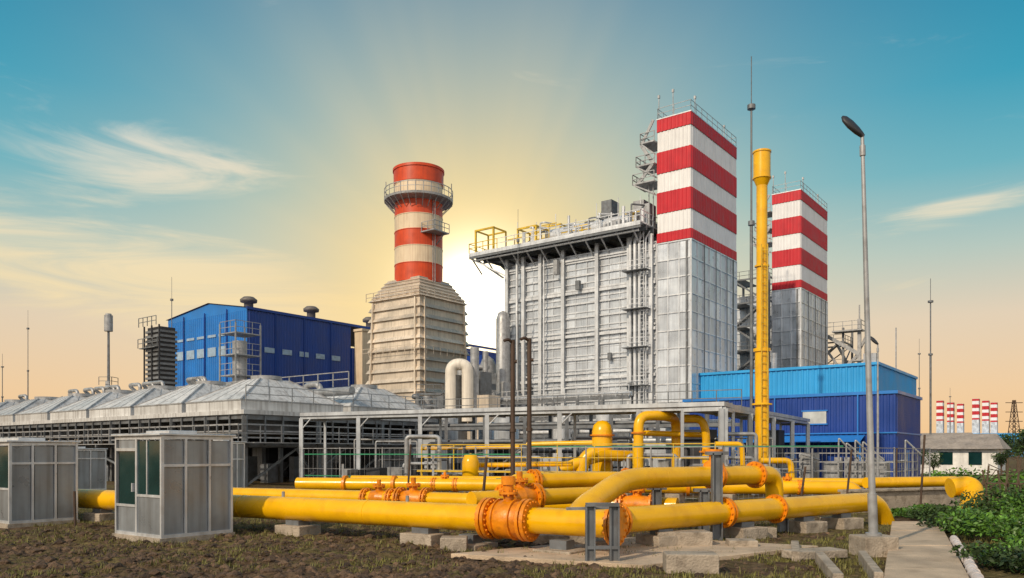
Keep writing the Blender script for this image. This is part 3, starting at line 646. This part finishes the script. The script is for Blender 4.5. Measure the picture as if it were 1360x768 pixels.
# ---------------- turbine hall
e=E('turbine_hall',(-39.9,120,0),YAW); gb_=MB();lw=MB();rf=MB();wn=MB();tr=MB()
w=22
gb_.corr((-w,0),(0,0),0,23.6,.55,.09)
gb_.add([(-w,-.02,23.6),(0,-.02,23.6),(0,-.02,24.0),(-w*.45,-.02,25.6),(-w,-.02,24.2)],[(0,1,2,3,4)])
lw.corr((0,0),(0,20.5),0,23.9,.55,.09); lw.corr((0,25),(0,64),0,23.2,.55,.09)
rf.add([(0.3,-.3,24.0),(0.3,64,24.0),(-w*.45,64,25.7),(-w*.45,-.3,25.7),(-w-.3,-.3,24.2),(-w-.3,64,24.2)],[(0,1,2,3),(3,2,5,4)])
rf.beam((.15,-.2,23.9),(.15,64,23.9),.3,.4)
for i in range(5): x=-19.2+i*3.0; wn.box(x,x+2.2,-.16,-.1,17.2,18.6); wn.box(x,x+2.2,-.16,-.1,20.2,20.6)
for i in range(4): wn.box(-19+i*2.2,-17.6+i*2.2,-.16,-.1,12,13)
for i in range(18):
    y_=3+i*3.3
    if 19<y_<26: continue
    wn.box(.1,.16,y_,y_+1.8,17.5,18.3)
for y_ in (5,10.5,16,30,36,42): tr.beam((.2,y_,0),(.2,y_,23.7),.14)
for x in (-5,-11,-17): tr.beam((x,-.2,0),(x,-.2,24.2),.14)
lw.box(-.02,.3,20.5,25,0,20)
gb_.obj('gable_wall',blue,e); lw.obj('long_wall',navy_and_shade,e); rf.obj('roof',navy_and_shade,e); wn.obj('windows',M('window_pale',(.30,.42,.55,1),.3),e); tr.obj('downpipes',navy_and_shade,e)  # long wall darker than the gable: its shaded side is painted in
cr_=MB(); cr_.box(.35,2.3,21,24.5,0,22.8); cr_.box(.2,2.5,20.8,24.7,22.8,23.2); cr_.obj('cream_shaft',cream,e)
vt=MB()
for y_,x in ((2.0,-2.5),(13,-1.2),(26,-1.2),(40,-1.2),(48,-1.2)):
    vt.lathe([(.7,24.0),(.7,25.2),(1.25,25.3),(1.3,25.7),(.8,26.1),(0,26.2)],(x,y_,0),18)
vt.obj('roof_ventilators',ventm,e)
e=E('access_ladder_tower',tuple(G0(296,78)),YAW); q=MB(); q.cyl((1,1.2,0),(1,1.2,13),.7,n=16)
for z in (9.5,11.5,13.6):
    q.box(-.2,2.4,-.2,2.6,z,z+.1); q.rail([(-.2,-.2,z),(2.4,-.2,z),(2.4,2.6,z)],1.2,.8,.05,1)
for x in (-.2,2.4):
    for y_ in (-.2,2.6): q.beam((x,y_,0),(x,y_,14.6),.12)
q.obj('ladder_frame',galv,e)
e=E('louvred_cooler_tower',tuple(G0(212,105)),YAW); q=MB()
for i in range(14): q.box(-3.6,0,0,2.5,10+i*.62,10.3+i*.62)
q.box(-4.4,-.4,-.5,3,16,16.1); q.rail([(-4.4,-.5,18.9),(0,-.5,18.9)],1.2,1,.08); q.rail([(-4.6,-.5,16.1),(.3,-.5,16.1)],1.2,1,.08); q.obj('louvres',louv,e)
q=MB(); q.box(-3.4,-.2,.2,2.3,0,18.8)
for x in (-3.7,-1.8,.05): q.beam((x,-.1,0),(x,-.1,19),.16)
q.obj('coil_core',dark,e)

# ---------------- air cooled condenser
e=E('air_cooled_condenser',(-16.1,48,0),YAW); hd=MB();st=MB();pp=MB();wk=MB()
Lc=58; D_=17
for i in range(int(Lc/4)+1):
    x=-i*4
    for y_ in (0,5.6,11.3,D_): st.beam((x,y_,-.1),(x,y_,4.4),.24)
    st.beam((x,0,4.2),(x,D_,4.2),.2,.3); st.beam((x,-1.2,2.5),(x,D_,2.5),.15,.2)
    if i%2==0: st.beam((x,0,0),(x-4,0,2.4),.12); st.beam((x,5.6,0),(x-4,5.6,4),.12)
    if i<5: st.beam((0,i*4,0),(0,min(i*4+4,D_),2.4),.12)
for y_ in (0,5.6,11.3,D_):
    for z in (2.5,4.2): st.beam((-Lc,y_,z),(0,y_,z),.16,.24)
for z in (2.95,3.35,3.75): pp.beam((-Lc,-.1,z),(0,-.1,z),.07,.09); pp.beam((.1,0,z),(.1,D_,z),.07,.09)
x=0
while x>-Lc: st.beam((x,-.15,2.5),(x,-.15,4.3),.09); x-=1.33
yq=0
while yq<D_: st.beam((.15,yq,2.5),(.15,yq,4.3),.09); yq+=1.33
wk.box(-Lc,1.0,-1.2,-.15,2.6,2.66); wk.box(.2,1.2,-.15,D_,2.6,2.66)
pp.rail([(-Lc,-1.2,2.66),(1.1,-1.2,2.66),(1.1,D_,2.66)],1.05,1.5,.05,1)
hd.box(-Lc,.25,-.25,D_,4.36,4.62)
for i in range(9):
    for j in range(2):
        x1=-.25-i*6.5; x0=x1-6.0; y0=-.1+j*8.7; y1=y0+8.0; cx_=(x0+x1)/2; cy=(y0+y1)/2; zt=6.85
        a=[(x0,y0,4.62),(x1,y0,4.62),(x1,y1,4.62),(x0,y1,4.62)]; b=[(x0,y0,5.25),(x1,y0,5.25),(x1,y1,5.25),(x0,y1,5.25)]; t=[(cx_-.9,cy-1.1,zt),(cx_+.9,cy-1.1,zt),(cx_+.9,cy+1.1,zt),(cx_-.9,cy+1.1,zt)]
        for k in range(4):
            l=(k+1)%4; hd.add([a[k],a[l],b[l],b[k]],[(0,1,2,3)]); hd.add([b[k],b[l],t[l],t[k]],[(0,1,2,3)])
            pp.beam(b[k],t[k],.1); pp.beam(b[k],b[l],.08)
            for q_ in (.25,.5,.75): pp.beam(Vector(b[k]).lerp(Vector(b[l]),q_),Vector(t[k]).lerp(Vector(t[l]),q_),.04)
        hd.add(t,[(0,1,2,3)]); pp.cyl((cx_,cy,zt),(cx_,cy,zt+.25),1.0,n=20)
        st.cyl((cx_,cy,3.2),(cx_,cy,4.4),2.2,n=20) if j==0 else 0
pp.cyl((-Lc,8.5,6.3),(0,8.5,6.3),.3,n=14); pp.rail([(-Lc,8.2,6.6),(0,8.2,6.6)],1.0,1.6,.06,1); pp.rail([(-Lc,D_,5.2),(0.1,D_,5.2),(.1,0,5.1)],1.0,1.6,.05,1)
for i in range(8): x=-random.uniform(1,55); pp.tube([(x,12,5),(x,12,7.4),(x-2,12,7.4),(x-2,12,5)],.24,12,R=.8)
for i in range(40):
    x=-random.uniform(1,56); y_=random.uniform(2,15); st.obox((x,y_,0),random.uniform(.5,1.6),.8,random.uniform(1,2.2),0)
for i in range(24):
    x=-random.uniform(1,56); st.tube([(x,-.6,0),(x,-.6,random.uniform(1,2.4)),(x-random.uniform(1,4),-.6,1.6),(x-4,3,1.6)],.09,8)
bk=MB(); bk.box(-Lc,-.5,D_-.3,D_-.2,0,4.2)
hd.obj('hoods',hood,e); st.obj('steel_frame',greyst,e); pp.obj('pipes_and_rails',galv,e); wk.obj('walkway',galv,e); bk.obj('back_wall',dark,e)
e=E('rear_condenser_row',(-26,74,0),YAW); hd=MB();st=MB()
for i in range(8):
    x1=-i*6.5;x0=x1-6.1; hd.add([(x0,0,6),(x1,0,6),(x1,8,6),(x0,8,6),(x0+2,3,8.6),(x1-2,3,8.6),(x1-2,5,8.6),(x0+2,5,8.6)],[(0,1,5,4),(1,2,6,5),(2,3,7,6),(3,0,4,7),(4,5,6,7)])
    st.beam((x1,0,0),(x1,0,6),.3); st.beam((x1,0,3.5),(x1-6.5,0,5.8),.15)
st.box(-52,0,0,8,5.6,6); st.rail([(-52,0,7.4),(0,0,7.4),(0,8,7.4)],1.1,1.5,.07,1); st.cyl((-50,4,8.9),(0,4,8.9),.3,n=10)
for i in range(12): x=-random.uniform(0,50); st.tube([(x,2,6),(x,2,9.6),(x-2.5,2,9.6),(x-2.5,4,8)],.2,10,R=.6)
hd.obj('hoods',hood,e); st.obj('frame',galv,e)

# ---------------- right blue buildings
P=G0(1165,72); e=E('blue_control_building',(P.x,P.y,0),YAW); q=MB(); rf=MB(); w=26
q.corr((-w,0),(0,0),0,10.0,.5,.07); q.corr((0,0),(0,18),0,10.0,.5,.07)
rf.box(-w-.1,.2,-.2,18,10.0,10.25)
q.obj('walls',lblue,e); rf.obj('parapet',lblue,e)
v=MB(); v.box(-1.4,-.3,1,2,10.2,11.2); v.cyl((-.2,9,10.2),(-.2,9,14.5),.06,n=6); v.cyl((-10,2,10.2),(-10,2,12),.3,n=12)
for y_ in (8.5,14): v.box(.12,.25,y_,y_+1.6,5,6.3)
v.obj('roof_units',galv,e)
P=G0(1190,56); e=E('blue_switchgear_building',(P.x,P.y,0),YAW); q=MB(); tr=MB(); gl=MB(); w=16
q.corr((-w,0),(0,0),0,6.2,.4,.06); q.corr((0,0),(0,9),0,6.2,.4,.06)
tr.box(-w-.1,.15,-.15,9.1,6.2,6.42); tr.box(-w,.1,-.13,9,3.4,3.5)
gl.box(-6.4,-4.7,-.1,-.07,4.2,5.1); tr.box(-6.5,-4.6,-.13,-.08,5.1,5.2); tr.box(-6.5,-4.6,-.13,-.08,4.1,4.2); tr.box(.07,.12,3,4.1,0,2.2)
for x in (-13,-8.5,-2.5): tr.beam((x,-.12,0),(x,-.12,6.2),.09)
q.obj('walls',navy_and_shade,e); tr.obj('trim',blue,e); gl.obj('window',M('window_white',(.5,.52,.5,1),.4),e)
aw=MB(); aw.add([(-11,-1.6,2.8),(-2,-1.6,2.8),(-2,-.15,3.3),(-11,-.15,3.3)],[(0,1,2,3)])
for x in (-11,-6.5,-2): aw.beam((x,-1.6,0),(x,-1.6,2.8),.08)
aw.obj('awning',blue,e); lv=MB(); 
for i in range(5): lv.box(-4.0+i*.7,-3.5+i*.7,-.6,-.15,0,1.7)
lv.box(-10,-8.2,-.9,-.15,0,1.4); lv.obj('outdoor_units',galv,e)
e=E('transformer_compound',tuple(G0(1150,46)),YAW); q=MB()
q.rail([(-7,-2,0),(2,-2,0),(2,4,0)],2.0,1.5,.06,3)
for i in range(6): q.box(-6+i*1.3,-5.2+i*1.3,-1,0,0,random.uniform(1.2,2.2))
for i in range(12): x=random.uniform(-8,3); q.tube([(x,-1.5,0),(x,-1.5,random.uniform(1,3)),(x+1,-1,1.6)],.05,8)
q.obj('panels_and_fence',galv,e)

def house(loc,w,dp,h,rh,name='white_house'):
    e=E(name,loc,YAW); q=MB(); q.box(-w,0,0,dp,0,h); q.obj('walls',M('house_plaster',(.8,.79,.75,1),.8,streak=.2),e)
    r=MB(); r.add([(-w-.5,-.6,h-.1),(.5,-.6,h-.1),(.5,dp+.6,h-.1),(-w-.5,dp+.6,h-.1),(-w+.4,dp/2,h+rh),(-.4,dp/2,h+rh)],[(0,1,5,4),(1,2,5),(2,3,4,5),(3,0,4),(0,3,2,1)]); r.obj('roof',roofm,e)
    g_=MB()
    for i in range(3): g_.box(-w+.8+i*w/3.3,-w+1.9+i*w/3.3,-.05,-.01,.9,2.1)
    for i in range(2): g_.box(.01,.05,1+i*3,2.2+i*3,.9,2.1)
    g_.obj('windows',glass,e)
house(tuple(G0(1325,74)),8,7,2.5,1.4); house(tuple(G0(1290,120)),12,8,3.6,1.6)
e=E('distant_blue_hall',(G0(1330,455).x,440,0),YAW)
q=MB(); q.corr((-55,0),(0,0),0,13,2,.2); q.corr((0,0),(0,40),0,13,2,.2); q.box(-55,0,.3,40,12.6,13.2); q.obj('walls',lblue,e)
e=E('lattice_tower',(G0(1347,300).x,300,0)); q=MB(); h=22
for i in range(11):
    a=2.2*(1-i/13); b=2.2*(1-(i+1)/13); z0=i*2;z1=z0+2
    for sx,sy in ((1,1),(1,-1),(-1,1),(-1,-1)):
        q.beam((sx*a,sy*a,z0),(sx*b,sy*b,z1),.2)
    for sy in (1,-1): q.beam((-a,sy*a,z0),(b,sy*b,z1),.13); q.beam((a,sy*a,z0),(-b,sy*b,z1),.13); q.beam((-a,sy*a,z0),(a,sy*a,z0),.13)
for z in (14,17.5,21): q.beam((-3.2,0,z),(3.2,0,z),.25)
q.obj('lattice',brown,e)
# foliage
def lump(mb,c,r,n,ls):
    c=Vector(c)
    for i in range(n):
        d_=Vector((random.gauss(0,1),random.gauss(0,1),random.gauss(0,1))).normalized()*random.uniform(.45,1.05)
        P=c+Vector((d_.x*r[0],d_.y*r[1],d_.z*r[2]))
        if P.z<.02: P.z=.02+random.random()*.1
        a=Vector((random.gauss(0,1),random.gauss(0,1),random.gauss(0,.6))).normalized(); b=a.cross(Vector((random.gauss(0,1),random.gauss(0,1),random.gauss(0,1)))).normalized(); s_=ls*random.uniform(.6,1.4)
        mb.add([P-a*s_,P+b*s_*.45,P+a*s_,P-b*s_*.45],[(0,1,2,3)])
for k,(px,d_,hh) in enumerate(((1272,20.5,.5),(1310,19,.65),(1345,17.5,.55),(1250,24,.35),(1375,15.5,.5),(1350,14.4,.3),(1322,22,.9),(1352,21,.9),(1222,25,.3),(1372,13.4,.4))):
    q=MB(); P=G0(px,d_)
    for i in range(6): lump(q,(P.x+random.uniform(-.7,.7),P.y+random.uniform(-.7,.7),hh*random.uniform(.3,.8)),(.5,.5,hh*.5),300,.055)
    q.obj('shrub',leaf if k%3 else leafd)
q=MB()
for i in range(20): P=G0(random.uniform(1325,1430),random.uniform(13,20)); lump(q,(P.x,P.y,.05),(.55,.5,.12),150,.05)
q.obj('ground_cover_plants',leaf)
q=MB()
for i in range(34): d_=random.uniform(30,62); P=G0(random.uniform(1235,1420),d_); h=random.uniform(.4,1.3); lump(q,(P.x,P.y,h*.4),(random.uniform(.7,1.6),.9,h*.6),110,.13)
q.obj('scrub_vegetation',leaf)
q=MB()
for i in range(12):
    P=G0(1300+random.uniform(0,80),random.uniform(22.5,25)); b_=P+Vector((random.uniform(-.3,.3),0,random.uniform(1,1.9))); q.cyl(P,b_,.03,n=6)
    for j in range(5): t=P.lerp(b_,random.uniform(.3,1)); q.cyl(t,t+Vector((random.uniform(-.5,.5),random.uniform(-.3,.3),random.uniform(0,.4))),.012,n=4)
for z in (.6,1.1): q.beam(G0(1298,24)+Vector((0,0,z)),G0(1385,23.2)+Vector((0,0,z)),.04)
q.obj('dry_vine_trellis',bark)
def tree(px,d_,h,nm='broadleaf_tree'):
    P=G0(px,d_); e=E(nm,tuple(P)); t=MB(); t.cyl((0,0,0),(0,0,h*.45),h*.035,h*.02,n=8); lf=MB()
    for i in range(7):
        a=random.random()*6.3; r=h*.28*random.random(); q=Vector((r*math.cos(a),r*math.sin(a),h*random.uniform(.5,.9))); t.cyl((0,0,h*.35),q,h*.015,h*.004,n=5); lump(lf,q,(h*.2,h*.2,h*.13),170,h*.03)
    t.obj('trunk',bark,e); lf.obj('crown',leafd,e)
for px,d_,h in ((1245,95,3.6),(1268,100,4),(1338,90,4.5),(1352,85,4),(1240,60,2.2),(1330,62,2.4),(1372,60,4)): tree(px,d_,h)
q=MB()
for i in range(260):
    d_=random.uniform(330,430); x=random.uniform(-.75,.78)*d_; h=random.uniform(3,7); lump(q,(x,d_,h*.4),(random.uniform(5,10),4,h*.55),46,1.3)
q.obj('distant_tree_line',leafd)

# ---------------- world
w=bpy.data.worlds.new('World'); S.world=w; w.use_nodes=True; nt=w.node_tree; N=nt.nodes; L=nt.links
try: w.cycles.sampling_method='MANUAL'; w.cycles.sample_map_resolution=256
except Exception: pass
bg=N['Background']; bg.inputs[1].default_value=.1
tc=N.new('ShaderNodeTexCoord'); sp=N.new('ShaderNodeSeparateXYZ'); L.new(tc.outputs['Generated'],sp.inputs[0]); X,Y,Z=sp.outputs
def m(op,a,b=0,c=0,clamp=False):
    n=N.new('ShaderNodeMath'); n.operation=op; n.use_clamp=clamp
    for i,q in enumerate((a,b,c)):
        if isinstance(q,(int,float)): n.inputs[i].default_value=q
        else: L.new(q,n.inputs[i])
    return n.outputs[0]
def rng(s,a,b,lo=0,hi=1,it='SMOOTHSTEP'):
    r=N.new('ShaderNodeMapRange'); r.interpolation_type=it; L.new(s,r.inputs[0])
    for i,q in enumerate((a,b,lo,hi)): r.inputs[i+1].default_value=q
    return r.outputs[0]
def mixc(f,a,b,bt='MIX'):
    x=N.new('ShaderNodeMix'); x.data_type='RGBA'; x.blend_type=bt
    for i,q in ((0,f),(6,a),(7,b)):
        if isinstance(q,(tuple,float,int)): x.inputs[i].default_value=q
        else: L.new(q,x.inputs[i])
    return x.outputs[2]
rp=N.new('ShaderNodeValToRGB'); L.new(Z,rp.inputs[0]); el=rp.color_ramp.elements
stops=[(0,C(246,196,138)),(.07,C(242,204,158)),(.15,C(228,208,180)),(.22,C(180,200,190)),(.3,C(100,178,192)),(.38,C(42,158,186)),(.5,C(4,130,168)),(1,C(10,95,140))]
while len(el)<len(stops): el.new(.5)
for q,(a,c) in zip(el,stops): q.position=a; q.color=c
col=rp.outputs[0]
cbn=N.new('ShaderNodeCombineXYZ'); L.new(m('ADD',m('MULTIPLY',X,2.2),m('MULTIPLY',Z,1.5)),cbn.inputs[0]); L.new(m('MULTIPLY',m('SUBTRACT',Z,m('MULTIPLY',X,.05)),12),cbn.inputs[1]); L.new(m('MULTIPLY',Y,1.5),cbn.inputs[2])
cn=N.new('ShaderNodeTexNoise'); cn.inputs['Scale'].default_value=1.8; cn.inputs['Detail'].default_value=9; cn.inputs['Roughness'].default_value=.6; cn.inputs['Distortion'].default_value=1.0; L.new(cbn.outputs[0],cn.inputs[0]); cf=cn.outputs['Fac']
def blob(cx,cz,sx,sz,amp,sl=0):
    dx=m('SUBTRACT',X,cx); dz=m('SUBTRACT',m('SUBTRACT',Z,cz),m('MULTIPLY',dx,sl)); q=m('ADD',m('POWER',m('ABSOLUTE',m('DIVIDE',dx,sx)),2.0),m('POWER',m('ABSOLUTE',m('DIVIDE',dz,sz)),2.0))
    return m('MULTIPLY',m('EXPONENT',m('MULTIPLY',q,-1.0)),amp)
mask=m('ADD',blob(-.40,.325,.12,.03,.36,.05),blob(-.40,.29,.12,.018,.28,.12))
mask=m('ADD',mask,blob(-.43,.20,.34,.05,.44,-.12)); mask=m('ADD',mask,blob(.47,.262,.12,.02,.34,.1)); mask=m('ADD',mask,blob(.42,.18,.15,.02,.2,.15)); mask=m('MULTIPLY',mask,rng(Y,.1,.3))
cl=rng(m('ADD',cf,mask),.6,.98)
cl=m('MULTIPLY',cl,.85)
ccol=mixc(rng(Z,.15,.36),C(254,228,174),C(232,228,214)); col=mixc(cl,col,ccol)
sd=Vector((-.0425,1,.188)).normalized(); dt=N.new('ShaderNodeVectorMath'); dt.operation='DOT_PRODUCT'; L.new(tc.outputs['Generated'],dt.inputs[0]); dt.inputs[1].default_value=sd
om=m('SUBTRACT',1.0,dt.outputs['Value'])
ang=m('ARCTAN2',m('SUBTRACT',Z,sd.z),m('SUBTRACT',X,sd.x)); an=N.new('ShaderNodeTexNoise'); an.noise_dimensions='1D'; an.inputs['Scale'].default_value=3.5; an.inputs['Detail'].default_value=2; L.new(ang,an.inputs['W'])
ray=rng(an.outputs['Fac'],.3,.75,.93,1.1)
def gl_(k): return m('EXPONENT',m('MULTIPLY',om,-1.0/k))
g0=gl_(.0014); g1=gl_(.0055); g2=gl_(.018); g3=m('MULTIPLY',gl_(.055),ray)
col=mixc(m('MULTIPLY',g3,.66,clamp=True),col,C(252,228,182)); col=mixc(m('MULTIPLY',g2,.85,clamp=True),col,C(255,214,122)); col=mixc(m('MULTIPLY',g1,.95,clamp=True),col,(1.3,1.02,.5,1)); col=mixc(g0,col,(4,3.6,2.8,1))
back=rng(m('MULTIPLY',Y,-1.0),-.05,.5); col=mixc(back,col,(.88,.83,.78,1))  # brighter neutral sky behind the camera, added as fill for the facades
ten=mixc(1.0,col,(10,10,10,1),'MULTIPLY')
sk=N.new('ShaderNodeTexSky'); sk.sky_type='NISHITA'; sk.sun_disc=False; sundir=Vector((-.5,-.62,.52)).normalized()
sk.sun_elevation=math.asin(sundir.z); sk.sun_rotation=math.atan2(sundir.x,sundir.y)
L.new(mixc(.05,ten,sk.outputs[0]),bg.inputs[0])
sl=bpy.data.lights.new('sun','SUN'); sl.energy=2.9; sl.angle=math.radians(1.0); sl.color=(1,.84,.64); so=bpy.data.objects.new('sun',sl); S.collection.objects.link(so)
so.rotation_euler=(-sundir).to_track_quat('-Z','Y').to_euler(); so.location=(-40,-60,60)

cam=bpy.data.cameras.new('camera'); cam.lens=28; cam.sensor_width=36; cam.shift_y=.1603; cam.clip_end=20000; co=bpy.data.objects.new('camera',cam); S.collection.objects.link(co)
co.location=(0,0,CH); co.rotation_euler=(math.pi/2,0,0); S.camera=co
S.view_settings.view_transform='Standard'; S.view_settings.look='None'; S.view_settings.exposure=0
for o in list(S.objects):
    if o.type=='EMPTY' and not any(c.parent==o for c in S.objects): bpy.data.objects.remove(o)
